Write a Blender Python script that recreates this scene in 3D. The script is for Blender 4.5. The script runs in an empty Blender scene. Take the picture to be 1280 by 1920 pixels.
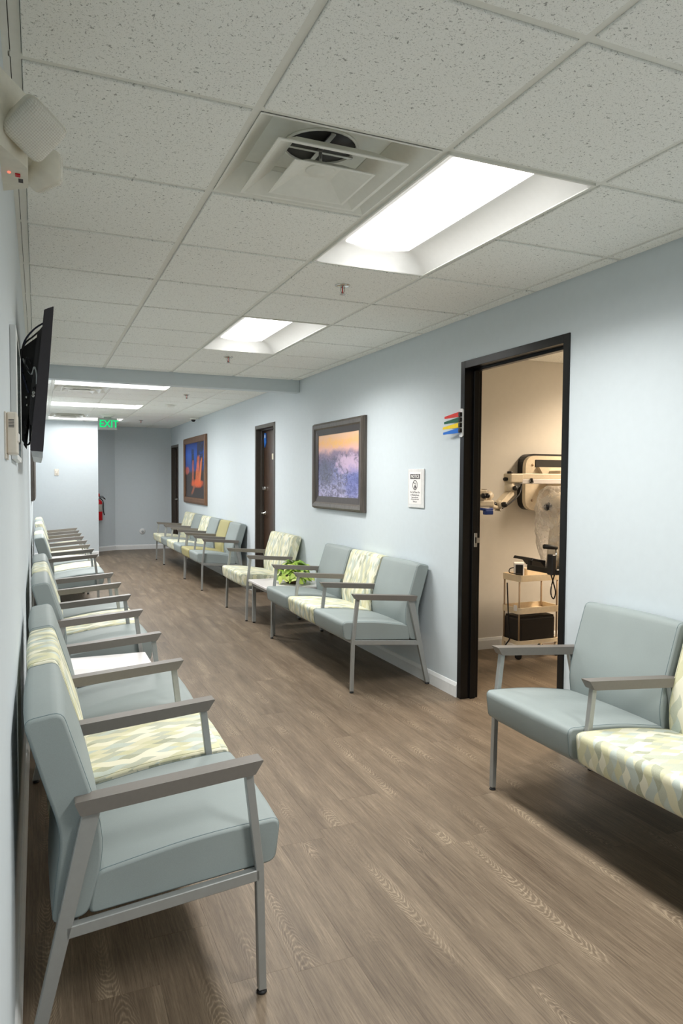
import bpy, bmesh, math, random
from mathutils import Vector, Matrix
random.seed(7)
PI = math.pi
SC = bpy.context.scene
COL = SC.collection

# ------------------------------------------------------------------ camera
cam_d = bpy.data.cameras.new('camera'); cam = bpy.data.objects.new('camera', cam_d); COL.objects.link(cam)
_y, _p, _r = 0.403615, -0.044927, 0.006223
_f = Vector((math.sin(_y)*math.cos(_p), math.cos(_y)*math.cos(_p), math.sin(_p)))
_rt = Vector((math.cos(_y), -math.sin(_y), 0)); _up = _rt.cross(_f)
_c, _s = math.cos(_r), math.sin(_r)
_R = _c*_rt + _s*_up; _U = -_s*_rt + _c*_up
M = Matrix((_R, _U, -_f)).transposed().to_4x4()
M.translation = (0.0362, -1.9484, 1.4093)
cam.matrix_world = M
cam_d.sensor_fit = 'AUTO'; cam_d.sensor_width = 36; cam_d.lens = 1333.63*36/1920
cam_d.clip_start = 0.01; cam_d.clip_end = 60
SC.camera = cam

# ------------------------------------------------------------------ world, light levels, exposure
w = bpy.data.worlds.new('world'); SC.world = w; w.use_nodes = True
w.node_tree.nodes['Background'].inputs[0].default_value = (0.6, 0.65, 0.7, 1)
w.node_tree.nodes['Background'].inputs[1].default_value = 0.02
LAMP = 32.0            # watts of each corridor troffer
LAMP_FAR = 55.0        # the troffers past the beam
LAMP_EXAM = 58.0       # warm troffer of the exam room
SPREAD = 143; SPREAD_FAR = 176            # cut-off of the troffer optics in degrees
LENS = 7.0             # glow of the troffer lenses themselves
SC.cycles.max_bounces = 16; SC.cycles.diffuse_bounces = 10
SC.view_settings.view_transform = 'Standard'; SC.view_settings.look = 'None'
SC.view_settings.exposure = 0.0; SC.view_settings.gamma = 1.0
SC.view_settings.use_curve_mapping = False

# ------------------------------------------------------------------ dimensions
H = 2.43; T = 0.6096
XL, XR = -0.03, 2.535          # corridor walls
YB, YE = -4.2, 12.70           # back and far walls
WT = 0.115                     # wall thickness

# ------------------------------------------------------------------ node helpers
class X:
    """a value socket with arithmetic"""
    def __init__(s, nt, sock): s.nt, s.s = nt, sock
    def _m(s, op, *a):
        n = s.nt.nodes.new('ShaderNodeMath'); n.operation = op
        for i, v in enumerate((s,)+a):
            if isinstance(v, X): s.nt.links.new(v.s, n.inputs[i])
            else: n.inputs[i].default_value = v
        return X(s.nt, n.outputs[0])
    def __add__(s, o): return s._m('ADD', o)
    def __radd__(s, o): return s._m('ADD', o)
    def __sub__(s, o): return s._m('SUBTRACT', o)
    def __rsub__(s, o): return (s*-1)+o
    def __mul__(s, o): return s._m('MULTIPLY', o)
    def __rmul__(s, o): return s._m('MULTIPLY', o)
    def __truediv__(s, o): return s._m('DIVIDE', o)
    def floor(s): return s._m('FLOOR')
    def sin(s): return s._m('SINE')
    def abs(s): return s._m('ABSOLUTE')
    def pow(s, p): return s._m('POWER', p)
    def max(s, p): return s._m('MAXIMUM', p)
    def min(s, p): return s._m('MINIMUM', p)
    def step(s, lo, hi):
        n = s.nt.nodes.new('ShaderNodeMapRange'); n.interpolation_type = 'SMOOTHSTEP'
        s.nt.links.new(s.s, n.inputs[0]); n.inputs[1].default_value = lo; n.inputs[2].default_value = hi
        return X(s.nt, n.outputs[0])

def srgb(r, g, b):
    f = lambda c: (c/255/12.92) if c/255 <= .04045 else ((c/255+.055)/1.055)**2.4
    return (f(r), f(g), f(b), 1)

class Mt:
    """a material under construction"""
    def __init__(s, name, color, rough=.5, metal=0, spec=.5, **kw):
        s.m = bpy.data.materials.new(name); s.m.use_nodes = True
        s.nt = s.m.node_tree; s.b = s.nt.nodes['Principled BSDF']
        s.b.inputs['Base Color'].default_value = color
        s.b.inputs['Roughness'].default_value = rough
        s.b.inputs['Metallic'].default_value = metal
        s.b.inputs['Specular IOR Level'].default_value = spec
        s.color = color
        for k, v in kw.items(): s.b.inputs[k].default_value = v
    def node(s, t, **kw):
        n = s.nt.nodes.new(t)
        for k, v in kw.items(): setattr(n, k, v)
        return n
    def link(s, a, b): s.nt.links.new(a.s if isinstance(a, X) else a, b)
    def coord(s, which='Object'):
        return s.node('ShaderNodeTexCoord').outputs[which]
    def sep(s, v):
        n = s.node('ShaderNodeSeparateXYZ'); s.link(v, n.inputs[0])
        return [X(s.nt, o) for o in n.outputs]
    def comb(s, x, y, z=0.0):
        n = s.node('ShaderNodeCombineXYZ')
        for i, v in enumerate((x, y, z)):
            if isinstance(v, X): s.link(v, n.inputs[i])
            else: n.inputs[i].default_value = v
        return n.outputs[0]
    def noise(s, v, scale, detail=2, rough=.5, dist=0):
        n = s.node('ShaderNodeTexNoise'); s.link(v, n.inputs['Vector'])
        n.inputs['Scale'].default_value = scale; n.inputs['Detail'].default_value = detail
        n.inputs['Roughness'].default_value = rough; n.inputs['Distortion'].default_value = dist
        return X(s.nt, n.outputs[0])
    def mix(s, f, a, b, blend='MIX'):
        n = s.node('ShaderNodeMix', data_type='RGBA', blend_type=blend)
        for i, v in ((0, f), (6, a), (7, b)):
            if isinstance(v, X): s.link(v, n.inputs[i])
            elif isinstance(v, (int, float)): n.inputs[i].default_value = v
            elif isinstance(v, tuple): n.inputs[i].default_value = v
            else: s.link(v, n.inputs[i])
        return n.outputs[2]
    def ramp(s, v, stops, interp='LINEAR'):
        n = s.node('ShaderNodeValToRGB'); n.color_ramp.interpolation = interp
        e = n.color_ramp.elements
        while len(e) < len(stops): e.new(.5)
        for el, (p, c) in zip(e, stops): el.position = p; el.color = c
        s.link(v, n.inputs[0]); return n.outputs[0]
    def base(s, c): s.link(c, s.b.inputs['Base Color']); return s
    def rough(s, v): s.link(v, s.b.inputs['Roughness']); return s
    def bump(s, h, strength=.1, dist=.002):
        n = s.node('ShaderNodeBump'); n.inputs['Strength'].default_value = strength
        n.inputs['Distance'].default_value = dist
        s.link(h, n.inputs['Height']); s.link(n.outputs[0], s.b.inputs['Normal']); return s
    def speckle(s, scale=40, amt=.06, strength=.05):
        """faint tone variation and fine relief"""
        v = s.coord(); n = s.noise(v, scale, 3)
        c = s.color; d = tuple(x*(1-amt) for x in c[:3])+(1,); e = tuple(min(1, x*(1+amt)) for x in c[:3])+(1,)
        s.base(s.ramp(n, [(.3, d), (.7, e)])); s.bump(n, strength, .001); return s

MATS = {}
def simple(name, color, rough=.5, metal=0, spec=.5, scale=40, amt=.05, strength=.04, **kw):
    MATS[name] = Mt(name, color, rough, metal, spec, **kw).speckle(scale, amt, strength).m
    return MATS[name]

simple('wall_paint', srgb(205, 214, 219), .55, scale=25, amt=.012, strength=.05)
simple('exam_paint', srgb(208, 204, 196), .6, scale=25, amt=.012, strength=.05)
simple('white_trim', srgb(226, 228, 228), .4, amt=.02)
simple('tee_white', srgb(228, 228, 221), .45, amt=.02)
simple('troffer_white', srgb(240, 240, 238), .4, amt=.01)
simple('vent_white', srgb(232, 232, 225), .38, amt=.02)
simple('plenum', srgb(120, 120, 118), .9)
simple('black_frame', srgb(13, 13, 13), .28, 0, .35, amt=.08)
simple('brown_frame', srgb(72, 66, 60), .32, amt=.08)
simple('grey_metal', srgb(158, 160, 158), .38, .35, amt=.03)
simple('arm_plastic', srgb(112, 107, 101), .45, amt=.03, scale=90)
simple('black_rubber', srgb(18, 18, 18), .6)
simple('chrome', srgb(205, 203, 198), .18, 1.0, amt=.02)
simple('steel', srgb(185, 185, 182), .3, .9, amt=.03)
simple('table_white', srgb(222, 218, 216), .35, amt=.015)
simple('tv_side', srgb(54, 51, 57), .4, amt=.05)
simple('tv_black', srgb(34, 33, 36), .4, amt=.06)
simple('bracket_black', srgb(12, 12, 13), .45)
simple('cable_black', srgb(14, 14, 20), .5)
simple('cable_blue', srgb(22, 30, 55), .5)
simple('silver_plastic', srgb(176, 180, 182), .35, .2)
simple('ivory_plastic', srgb(226, 218, 205), .4)
simple('fixture_cream', srgb(222, 218, 204), .4)
simple('cream_enamel', srgb(222, 208, 184), .4)
simple('dark_recess', srgb(22, 20, 19), .5)
simple('black_plastic', srgb(20, 19, 19), .35)
simple('blue_plastic', srgb(30, 60, 130), .35)
simple('trolley_cream', srgb(226, 208, 178), .45)
simple('trolley_post', srgb(170, 146, 118), .4, .3)
simple('box_black', srgb(28, 24, 22), .45)
simple('red_enamel', srgb(200, 14, 24), .25)
simple('extinguisher_label', srgb(176, 168, 160), .5)
simple('flag_red', srgb(222, 60, 52), .3); simple('flag_green', srgb(20, 92, 66), .3)
simple('flag_yellow', srgb(250, 214, 20), .3); simple('flag_blue', srgb(20, 110, 210), .3)
simple('clear_holder', srgb(224, 224, 222), .2)
simple('paper_white', srgb(236, 233, 230), .7, amt=.02)
simple('ink', srgb(70, 66, 66), .7)
simple('sign_grey', srgb(158, 168, 164), .4)
simple('blue_tag', srgb(40, 110, 200), .5)
simple('cream_tag', srgb(214, 206, 180), .5)
simple('pot_brown', srgb(92, 70, 48), .7)
simple('stem_green', srgb(110, 140, 60), .6)

def emitter(name, color, strength):
    m = bpy.data.materials.new(name); m.use_nodes = True; nt = m.node_tree
    nt.nodes.remove(nt.nodes['Principled BSDF'])
    e = nt.nodes.new('ShaderNodeEmission'); e.inputs[0].default_value = color; e.inputs[1].default_value = strength
    nt.links.new(e.outputs[0], nt.nodes['Material Output'].inputs[0]); MATS[name] = m; return m
emitter('lamp_lens', (1, .985, .955, 1), LENS)
emitter('lamp_lens_far', (1, .985, .965, 1), LENS)
emitter('lamp_lens_warm', (1, .81, .60, 1), LENS)
emitter('exit_green', (.005, .80, .22, 1), 1.1)
emitter('led_red', (1, .1, .06, 1), 3.0)

def mat_ceiling_tile():
    t = Mt('ceiling_tile', srgb(196, 196, 188), .85, spec=.2)
    v = t.coord(); oi = t.node('ShaderNodeObjectInfo')
    r = X(t.nt, oi.outputs['Random'])*37.0
    n = t.node('ShaderNodeVectorMath', operation='ADD'); t.link(v, n.inputs[0]); t.link(t.comb(r, r*1.7), n.inputs[1])
    v = n.outputs[0]
    a = t.noise(v, 105, 2, .55, .9).step(.635, .685)
    b = t.noise(v, 210, 2, .6, .6).step(.60, .68)
    c = t.noise(v, 320, 1).step(.58, .72)
    f = (a*.72).max(b*.50).max(c*.22)
    t.base(t.mix(f, srgb(247, 248, 244), srgb(134, 134, 129)))
    t.bump(f*-1.0, .5, .003); MATS['ceiling_tile'] = t.m
mat_ceiling_tile()

def mat_plank():
    t = Mt('plank', srgb(130, 112, 95), .42, spec=.35)
    oi = t.node('ShaderNodeObjectInfo'); r = X(t.nt, oi.outputs['Random'])
    x0, y0, z = t.sep(t.coord())
    x = x0+r*23.0; y = y0+r*91.0
    wob = t.noise(t.comb(x, y*.25), 9.0, 2, .5)
    # cathedral figure along the heart of each board
    xc = x0+((r*57.0).sin())*.045+(wob-.5)*.05
    sg = ((r*211.0).sin())*4.0
    sg = sg.min(1.0).max(-1.0)
    ph = y0*sg-xc*xc*80.0+(t.noise(t.comb(x, y*.35), 15, 3, .6)-.5)*.16
    arcs = ((ph*(2*PI/.026)).sin()*.5+.5).pow(2.0)
    heart = (1-xc.abs().step(.012, .05))*t.noise(t.comb(x*.2, y), 2.3, 1).step(.46, .60)
    fine = t.noise(t.comb(x, y*.03), 170, 4, .7)
    pores = t.noise(t.comb(x, y*.05), 420, 2, .65).step(.50, .66)
    broad = t.noise(t.comb(x, y*.10), 11.0, 3, .6)
    val = fine*.50+broad*.40+arcs*heart*.15+(r-.5)*.03+.02
    col = t.ramp(val, [(.30, srgb(78, 65, 52)), (.45, srgb(108, 94, 78)), (.55, srgb(126, 111, 93)), (.72, srgb(166, 150, 127))])
    t.base(t.mix(pores*.30, col, srgb(78, 64, 52))); t.rough(fine*.15+.38)
    t.bump(fine+pores*-.6, .16, .001); MATS['plank'] = t.m
mat_plank()

def mat_vinyl(name, c):
    t = Mt(name, c, .52, spec=.28)
    v = t.coord(); n = t.noise(v, 14, 3, .55, .3); g = t.noise(v, 600, 2)
    q = t.noise(v, 3.5, 2)
    lo = tuple(k*.93 for k in c[:3])+(1,); hi = tuple(min(1, k*1.06) for k in c[:3])+(1,)
    t.base(t.ramp(q*.6+g*.4, [(.35, lo), (.65, hi)]))
    t.bump(n*1.0+g*.03, .06, .008); t.rough(n*.2+.46); MATS[name] = t.m
mat_vinyl('vinyl_blue', srgb(144, 153, 152)); mat_vinyl('vinyl_olive', srgb(166, 160, 116))

def mat_pattern():
    t = Mt('pattern_fabric', srgb(200, 200, 170), .6, spec=.3)
    u, v, z = t.sep(t.coord('UV'))
    v2 = v+((u*(2*PI/.076)).sin())*.003
    u2 = u+((v2*(2*PI/.088)).sin())*.004
    a = (u2/.038+v2/.088).floor(); b = (u2/.038-v2/.088).floor()
    wn = t.node('ShaderNodeTexWhiteNoise'); wn.noise_dimensions = '2D'; t.link(t.comb(a, b), wn.inputs['Vector'])
    col = t.ramp(X(t.nt, wn.outputs['Value']), [(0, srgb(226, 223, 202)), (.2, srgb(182, 186, 168)), (.4, srgb(202, 200, 164)),
                 (.58, srgb(186, 196, 188)), (.74, srgb(214, 210, 180)), (.88, srgb(162, 165, 143))], 'CONSTANT')
    g = t.noise(t.coord(), 500, 2); n = t.noise(t.coord(), 10, 2)
    t.base(t.mix(g.step(.3, .8)*.25, col, srgb(232, 232, 214))); t.bump(n+g*.05, .2, .008); MATS['pattern_fabric'] = t.m
mat_pattern()

def mat_wood(name, dark, light, sx=60, sy=4, rough=.4):
    t = Mt(name, light, rough)
    x, y, z = t.sep(t.coord()); n = t.noise(t.comb(x*sx*.1, y*sx*.1, z*sy*.1), 10, 4, .6, .3)
    t.base(t.ramp(n, [(.3, dark), (.7, light)])); t.bump(n, .08, .001); MATS[name] = t.m
mat_wood('door_wood', srgb(48, 36, 29), srgb(80, 60, 47), rough=.3)
mat_wood('frame_walnut', srgb(84, 60, 44), srgb(126, 92, 66))
mat_wood('frame_pewter', srgb(66, 60, 55), srgb(98, 91, 84), rough=.3)
mat_wood('frame_dark_inner', srgb(36, 29, 26), srgb(54, 44, 39), rough=.4)

def mat_mountain():
    t = Mt('snow_mountain_print', (1, 1, 1, 1), .3)
    uv = t.coord('UV'); u, v, z = t.sep(uv)
    n1 = t.noise(uv, 5, 6, .65, .4); n2 = t.noise(uv, 16, 6, .7, .8); n3 = t.noise(uv, 42, 4, .7)
    ramp = t.ramp(v+(n1-.5)*.22, [(0, srgb(176, 170, 206)), (.28, srgb(132, 134, 182)), (.44, srgb(120, 122, 176)), (.58, srgb(102, 94, 132)),
                  (.68, srgb(140, 116, 144)), (.76, srgb(232, 178, 170)), (.86, srgb(250, 184, 118)), (1, srgb(246, 196, 158))])
    ground = 1-(v+(n1-.5)*.1).step(.6, .74)
    c = t.mix(n2.step(.45, .58)*.75*ground, ramp, srgb(58, 54, 82))
    c = t.mix(n3.step(.54, .66)*.75*(1-v.step(.3, .55)), c, srgb(226, 220, 238))
    blob = lambda cu, cv, ru, rv: 1-(((u-cu)/ru)*((u-cu)/ru)+((v-cv)/rv)*((v-cv)/rv)+(n1-.5)*3.0+(n2-.5)*2.0).step(.1, 1.2)
    c = t.mix(blob(.78, .52, .34, .17)*.75, c, srgb(222, 190, 218))
    c = t.mix(blob(.20, .38, .22, .22)*.6, c, srgb(58, 60, 72))
    c = t.mix(blob(.86, .20, .22, .28)*.55, c, srgb(74, 90, 172))
    c = t.mix(blob(.45, .86, .5, .10)*n2.step(.4, .6)*.8, c, srgb(255, 192, 84))
    t.base(c); MATS['snow_mountain_print'] = t.m
mat_mountain()

def mat_glowtree():
    t = Mt('night_tree_print', (1, 1, 1, 1), .3)
    uv = t.coord('UV'); u, v, z = t.sep(uv)
    n1 = t.noise(uv, 5, 4, .6, .3); n2 = t.noise(uv, 18, 5, .7, .6)
    sky = t.ramp(v, [(.35, srgb(66, 60, 104)), (.55, srgb(30, 70, 150)), (.8, srgb(26, 92, 200)), (1, srgb(18, 58, 140))])
    c = t.mix(1-(v+(n2-.5)*.18-u*.05).step(.42, .5), sky, srgb(44, 30, 30))
    trunk = lambda cu, sl, w0, w1, lo, hi: (1-((u-cu-(v-.25)*sl+(n1-.5)*.06).abs()-(w1+(1-v)*(w0-w1))).step(0, .015))*v.step(lo, lo+.05)*(1-(v+(n2-.5)*.1).step(hi, hi+.06))
    c = t.mix(trunk(.56, .2, .02, .06, .62, 1.1)*.9, c, srgb(54, 44, 58))
    c = t.mix(trunk(.82, .0, .1, .10, .5, 1.1)*n2.step(.38, .5)*.95, c, srgb(36, 38, 52))
    c = t.mix(trunk(.42, -.05, .06, .05, .58, .86)*n2.step(.35, .5)*.95, c, srgb(34, 38, 54))
    c = t.mix(trunk(.40, .02, .06, .015, .2, .66)*(n2.step(.3, .6)*.5+.4), c, srgb(196, 88, 50))
    c = t.mix(trunk(.60, .18, .11, .03, .2, .72)*(n2.step(.3, .6)*.5+.4), c, srgb(240, 112, 44))
    c = t.mix(trunk(.72, .25, .05, .015, .22, .68), c, srgb(226, 120, 66))
    fire = 1-(((u-.62)/.36)*((u-.62)/.36)+((v-.26)/.09)*((v-.26)/.09)+(n2-.5)*1.4).step(.2, 1)
    c = t.mix(fire*.85, c, srgb(238, 96, 30))
    left = 1-(((u-.08)/.16)*((u-.08)/.16)+((v-.50)/.09)*((v-.50)/.09)+(n2-.5)*1.2).step(.2, 1)
    c = t.mix(left*.8, c, srgb(190, 84, 48))
    root = 1-((u-.30-(v-.02)*.9+(n1-.5)*.1).abs()-.03).step(0, .03)
    c = t.mix(root*(1-v.step(.2, .26))*v.step(.03, .1)*.8, c, srgb(170, 92, 54))
    t.base(c); MATS['night_tree_print'] = t.m
mat_glowtree()

def mat_leaf():
    t = Mt('ivy_leaf', srgb(150, 180, 70), .42)
    oi = t.node('ShaderNodeObjectInfo'); n = t.noise(t.coord(), 40, 2)
    c = t.ramp(X(t.nt, oi.outputs['Random'])*.75+n*.3, [(.2, srgb(110, 150, 50)), (.5, srgb(160, 190, 76)), (.85, srgb(206, 216, 120))])
    t.base(c); MATS['ivy_leaf'] = t.m
mat_leaf()

def mat_bag():
    t = Mt('clear_plastic_bag', srgb(226, 218, 208), .22, spec=.6)
    n = t.noise(t.coord(), 9, 3, .6, 1.2); n2 = t.noise(t.coord(), 30, 3, .6, 1.0)
    t.bump(n+n2*.4, .9, .03)
    tr = t.node('ShaderNodeBsdfTransparent'); mx = t.node('ShaderNodeMixShader')
    lw = t.node('ShaderNodeLayerWeight'); lw.inputs[0].default_value = .35
    t.link((X(t.nt, lw.outputs['Facing'])*.45+.22+n.step(.5, .62)*.22), mx.inputs[0])
    t.link(tr.outputs[0], mx.inputs[1]); t.link(t.b.outputs[0], mx.inputs[2])
    t.link(mx.outputs[0], t.nt.nodes['Material Output'].inputs[0]); MATS['clear_plastic_bag'] = t.m
mat_bag()

def mat_lens():
    t = Mt('ribbed_lens', srgb(226, 222, 208), .12, spec=.6)
    x, y, z = t.sep(t.coord()); r = ((x*1300.0).sin())*.5+((y*1300.0).sin())*.5
    t.bump(r, .35, .002); t.base(t.ramp(r*.5+.5, [(.2, srgb(222, 218, 206)), (.8, srgb(234, 231, 220))])); MATS['ribbed_lens'] = t.m
mat_lens()
def mat_glass():
    t = Mt('picture_green', srgb(44, 62, 58), .15); t.speckle(12, .4, 0); MATS['picture_green'] = t.m
mat_glass()

# ------------------------------------------------------------------ mesh helpers
def finish(bm, smooth=False):
    bmesh.ops.recalc_face_normals(bm, faces=bm.faces)
    me = bpy.data.meshes.new('mesh')
    bm.to_mesh(me); bm.free()
    if smooth:
        for p in me.polygons: p.use_smooth = True
    return me
def link(name, me, mat=None, parent=None, loc=None, rot=None):
    o = bpy.data.objects.new(name, me); COL.objects.link(o)
    if mat is not None and me is not None and len(me.materials) == 0: me.materials.append(MATS[mat] if isinstance(mat, str) else mat)
    if parent: o.parent = parent
    if loc: o.location = loc
    if rot: o.rotation_euler = rot
    return o
def tag(o, label, cat, group=None):
    o['label'] = label; o['category'] = cat
    if group: o['group'] = group
    return o
def thing(name, label, cat, loc=(0, 0, 0), rz=0, group=None):
    o = bpy.data.objects.new(name, None); COL.objects.link(o); o.location = loc; o.rotation_euler = (0, 0, rz)
    o.empty_display_size = .1
    return tag(o, label, cat, group)
def struct(name, me, mat, parent=None):
    o = link(name, me, mat, parent)
    if not parent: o['kind'] = 'structure'
    return o
def bm_box(bm, x0, x1, y0, y1, z0, z1, bev=0, seg=1):
    r = bmesh.ops.create_cube(bm, size=1)['verts']
    for v in r:
        v.co = Vector(((x0+x1)/2+v.co.x*(x1-x0), (y0+y1)/2+v.co.y*(y1-y0), (z0+z1)/2+v.co.z*(z1-z0)))
    if bev:
        es = list({e for v in r for e in v.link_edges})
        bmesh.ops.bevel(bm, geom=es, offset=bev, segments=seg, affect='EDGES', profile=.5)
    return r
def boxes(lst, bev=0, seg=1, smooth=False):
    bm = bmesh.new()
    for b in lst: bm_box(bm, *b, bev=bev, seg=seg)
    return finish(bm, smooth)
def box(x0, x1, y0, y1, z0, z1, bev=0, seg=1): return boxes([(x0, x1, y0, y1, z0, z1)], bev, seg)
def bm_tube(bm, pts, r, n=8, cap=True, flat=None):
    """sweep a circle (or a rectangle flat=(w,h)) along a polyline"""
    pts = [Vector(p) for p in pts]; rings = []
    up0 = Vector((0, 0, 1))
    for i, p in enumerate(pts):
        a = pts[max(0, i-1)]; b = pts[min(len(pts)-1, i+1)]
        t = (b-a).normalized()
        ref = up0 if abs(t.z) < .95 else Vector((0, 1, 0))
        s = t.cross(ref).normalized(); u = s.cross(t).normalized()
        rr = r[i] if isinstance(r, (list, tuple)) else r
        if flat:
            w_, h_ = flat; ring = [bm.verts.new(p+s*sx*w_/2+u*sy*h_/2) for sx, sy in ((-1, -1), (1, -1), (1, 1), (-1, 1))]
        else:
            ring = [bm.verts.new(p+(s*math.cos(2*PI*k/n)+u*math.sin(2*PI*k/n))*rr) for k in range(n)]
        rings.append(ring)
    for a, b in zip(rings, rings[1:]):
        m = len(a)
        for k in range(m): bm.faces.new((a[k], a[(k+1) % m], b[(k+1) % m], b[k]))
    if cap: bm.faces.new(rings[0]); bm.faces.new(rings[-1])
def tube(pts, r, n=8, smooth=True, flat=None):
    bm = bmesh.new(); bm_tube(bm, pts, r, n, flat=flat); return finish(bm, smooth and not flat)
def smooth_path(pts, k=6):
    pts = [Vector(p) for p in pts]; out = []
    P_ = [pts[0]]+pts+[pts[-1]]
    for i in range(1, len(P_)-2):
        a, b, c, d = P_[i-1:i+3]
        for j in range(k):
            t = j/k
            out.append(.5*((2*b)+(c-a)*t+(2*a-5*b+4*c-d)*t*t+(3*b-a-3*c+d)*t**3))
    out.append(pts[-1]); return out
def lathe(prof, n=20, axis='z', smooth=True):
    bm = bmesh.new(); rings = []
    for r, h in prof:
        ring = []
        for k in range(n):
            a = 2*PI*k/n; c, s = r*math.cos(a), r*math.sin(a)
            ring.append(bm.verts.new({'z': (c, s, h), 'x': (h, c, s), 'y': (c, h, s)}[axis]))
        rings.append(ring)
    for a, b in zip(rings, rings[1:]):
        for k in range(n): bm.faces.new((a[k], a[(k+1) % n], b[(k+1) % n], b[k]))
    bm.faces.new(rings[0]); bm.faces.new(rings[-1])
    return finish(bm, smooth)
def round_poly(pts, rad, seg=4):
    out = []; n = len(pts)
    for i, p in enumerate(pts):
        p = Vector(p); a = Vector(pts[i-1]); b = Vector(pts[(i+1) % n])
        r = rad[i] if isinstance(rad, (list, tuple)) else rad
        if r <= 0: out.append(p); continue
        da, db = (a-p), (b-p); r = min(r, da.length*.45, db.length*.45)
        q0 = p+da.normalized()*r; q1 = p+db.normalized()*r
        for k in range(seg+1):
            t = k/seg; out.append((1-t)**2*q0+2*t*(1-t)*p+t*t*q1)
    return out
def prism(pts, h0, h1, plane='xz', bev=0):
    """polygon in a plane, extruded along the remaining axis"""
    bm = bmesh.new()
    mk = {'xz': lambda p, h: (p[0], h, p[1]), 'yz': lambda p, h: (h, p[0], p[1]), 'xy': lambda p, h: (p[0], p[1], h)}[plane]
    a = [bm.verts.new(mk(p, h0)) for p in pts]; b = [bm.verts.new(mk(p, h1)) for p in pts]; n = len(pts)
    bm.faces.new(a); bm.faces.new(b)
    for k in range(n): bm.faces.new((a[k], a[(k+1) % n], b[(k+1) % n], b[k]))
    if bev:
        bmesh.ops.recalc_face_normals(bm, faces=bm.faces)
        bmesh.ops.bevel(bm, geom=list(bm.edges), offset=bev, segments=1, affect='EDGES')
    return finish(bm)
def quad_uv(o, u, v):
    """flat picture: origin corner o, edge vectors u and v, UV 0..1"""
    o, u, v = Vector(o), Vector(u), Vector(v)
    me = bpy.data.meshes.new('mesh'); me.from_pydata([o, o+u, o+u+v, o+v], [], [(0, 1, 2, 3)])
    l = me.uv_layers.new(name='UVMap')
    for i, c in enumerate(((0, 0), (1, 0), (1, 1), (0, 1))): l.data[i].uv = c
    return me
def text_mesh(body, size, loc, xdir, ydir, extrude=.0004, sx=1.0, align='CENTER', bold=0):
    cu = bpy.data.curves.new('text', 'FONT'); cu.body = body; cu.size = size; cu.extrude = extrude
    cu.align_x = align; cu.align_y = 'CENTER'; cu.resolution_u = 3; cu.offset = bold
    o = bpy.data.objects.new('text', cu); COL.objects.link(o)
    dg = bpy.context.evaluated_depsgraph_get(); dg.update()
    me = bpy.data.meshes.new_from_object(o.evaluated_get(dg))
    bpy.data.objects.remove(o); bpy.data.curves.remove(cu)
    x, y = Vector(xdir), Vector(ydir); z = x.cross(y); l = Vector(loc)
    for v in me.vertices: v.co = l+x*v.co.x*sx+y*v.co.y+z*v.co.z
    me.materials.clear()
    return me

# ------------------------------------------------------------------ walls
def wall_with_openings(x0, x1, y0, y1, openings):
    lst = []; y = y0
    for a, b, top in sorted(openings):
        lst.append((x0, x1, y, a, 0, H+.2)); lst.append((x0, x1, a, b, top, H+.2)); y = b
    lst.append((x0, x1, y, y1, 0, H+.2))
    return boxes(lst)
D1 = (.953, 1.96, 2.165); D2 = (5.84, 6.64, 2.07); D3 = (11.90, 12.68, 2.078)
struct('wall_right', wall_with_openings(XR, XR+WT, YB, YE+.115, [D1, D2, D3]), 'wall_paint')
struct('wall_left', box(XL-WT, XL, YB, YE+.115, 0, H+.2), 'wall_paint')
struct('wall_back', box(XL, XR, YB-WT, YB, 0, H+.2), 'wall_paint')
struct('wall_far', box(1.44, XR, YE, YE+WT, 0, H+.2), 'wall_paint')
struct('wall_far_angled', prism([(1.44, YE), (.30, 11.86), (.22, 11.95), (1.44, YE+WT)], 0, H+.2, 'xy'), 'wall_paint')
struct('wall_partition', box(XL, 1.045, 11.61, 11.73, 0, H+.2), 'wall_paint')
struct('trim_1', box(XL, XR, 5.02, 5.13, 2.307, H+.2, bev=.004), 'wall_paint')['label'] = 'pale blue dropped ceiling beam'
# exam room shell
EX1, EY0, EY1 = 5.2, -.9, 3.02
struct('wall_exam_back', box(XR+WT, EX1, EY1, EY1+.1, 0, H+.2), 'exam_paint')
struct('wall_exam_side', box(EX1, EX1+.1, EY0, EY1+.1, 0, H+.2), 'exam_paint')
struct('wall_exam_front', box(XR+WT, EX1, EY0-.1, EY0, 0, H+.2), 'exam_paint')

BBP = [(0, 0), (.014, 0), (.014, .072), (.010, .082), (.006, .092), (0, .095)]   # baseboard section
def baseboard(name, segs):
    bm = bmesh.new()
    for (ax, ay), (bx, by) in segs:
        a, b = Vector((ax, ay)), Vector((bx, by)); d = (b-a).normalized(); n = Vector((-d.y, d.x))   # board on the left of a->b
        ra = [bm.verts.new((*(a+n*p), z)) for p, z in BBP]; rb = [bm.verts.new((*(b+n*p), z)) for p, z in BBP]
        m = len(BBP); bm.faces.new(ra); bm.faces.new(rb)
        for k in range(m): bm.faces.new((ra[k], ra[(k+1) % m], rb[(k+1) % m], rb[k]))
    return struct(name, finish(bm), 'white_trim')
baseboard('baseboard_right', [((XR, YB), (XR, D1[0])), ((XR, D1[1]), (XR, 2.035)), ((XR, 2.0365), (XR, D2[0])), ((XR, D2[1]), (XR, D3[0]))])
baseboard('baseboard_left', [((XL, 11.61), (XL, YB))])
baseboard('baseboard_partition', [((1.045, 11.61), (XL, 11.61))])
baseboard('baseboard_far', [((XR, YE), (1.44, YE)), ((1.44, YE), (.30, 11.86))])
baseboard('baseboard_exam', [((EX1, EY1), (XR+WT, EY1))])

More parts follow.
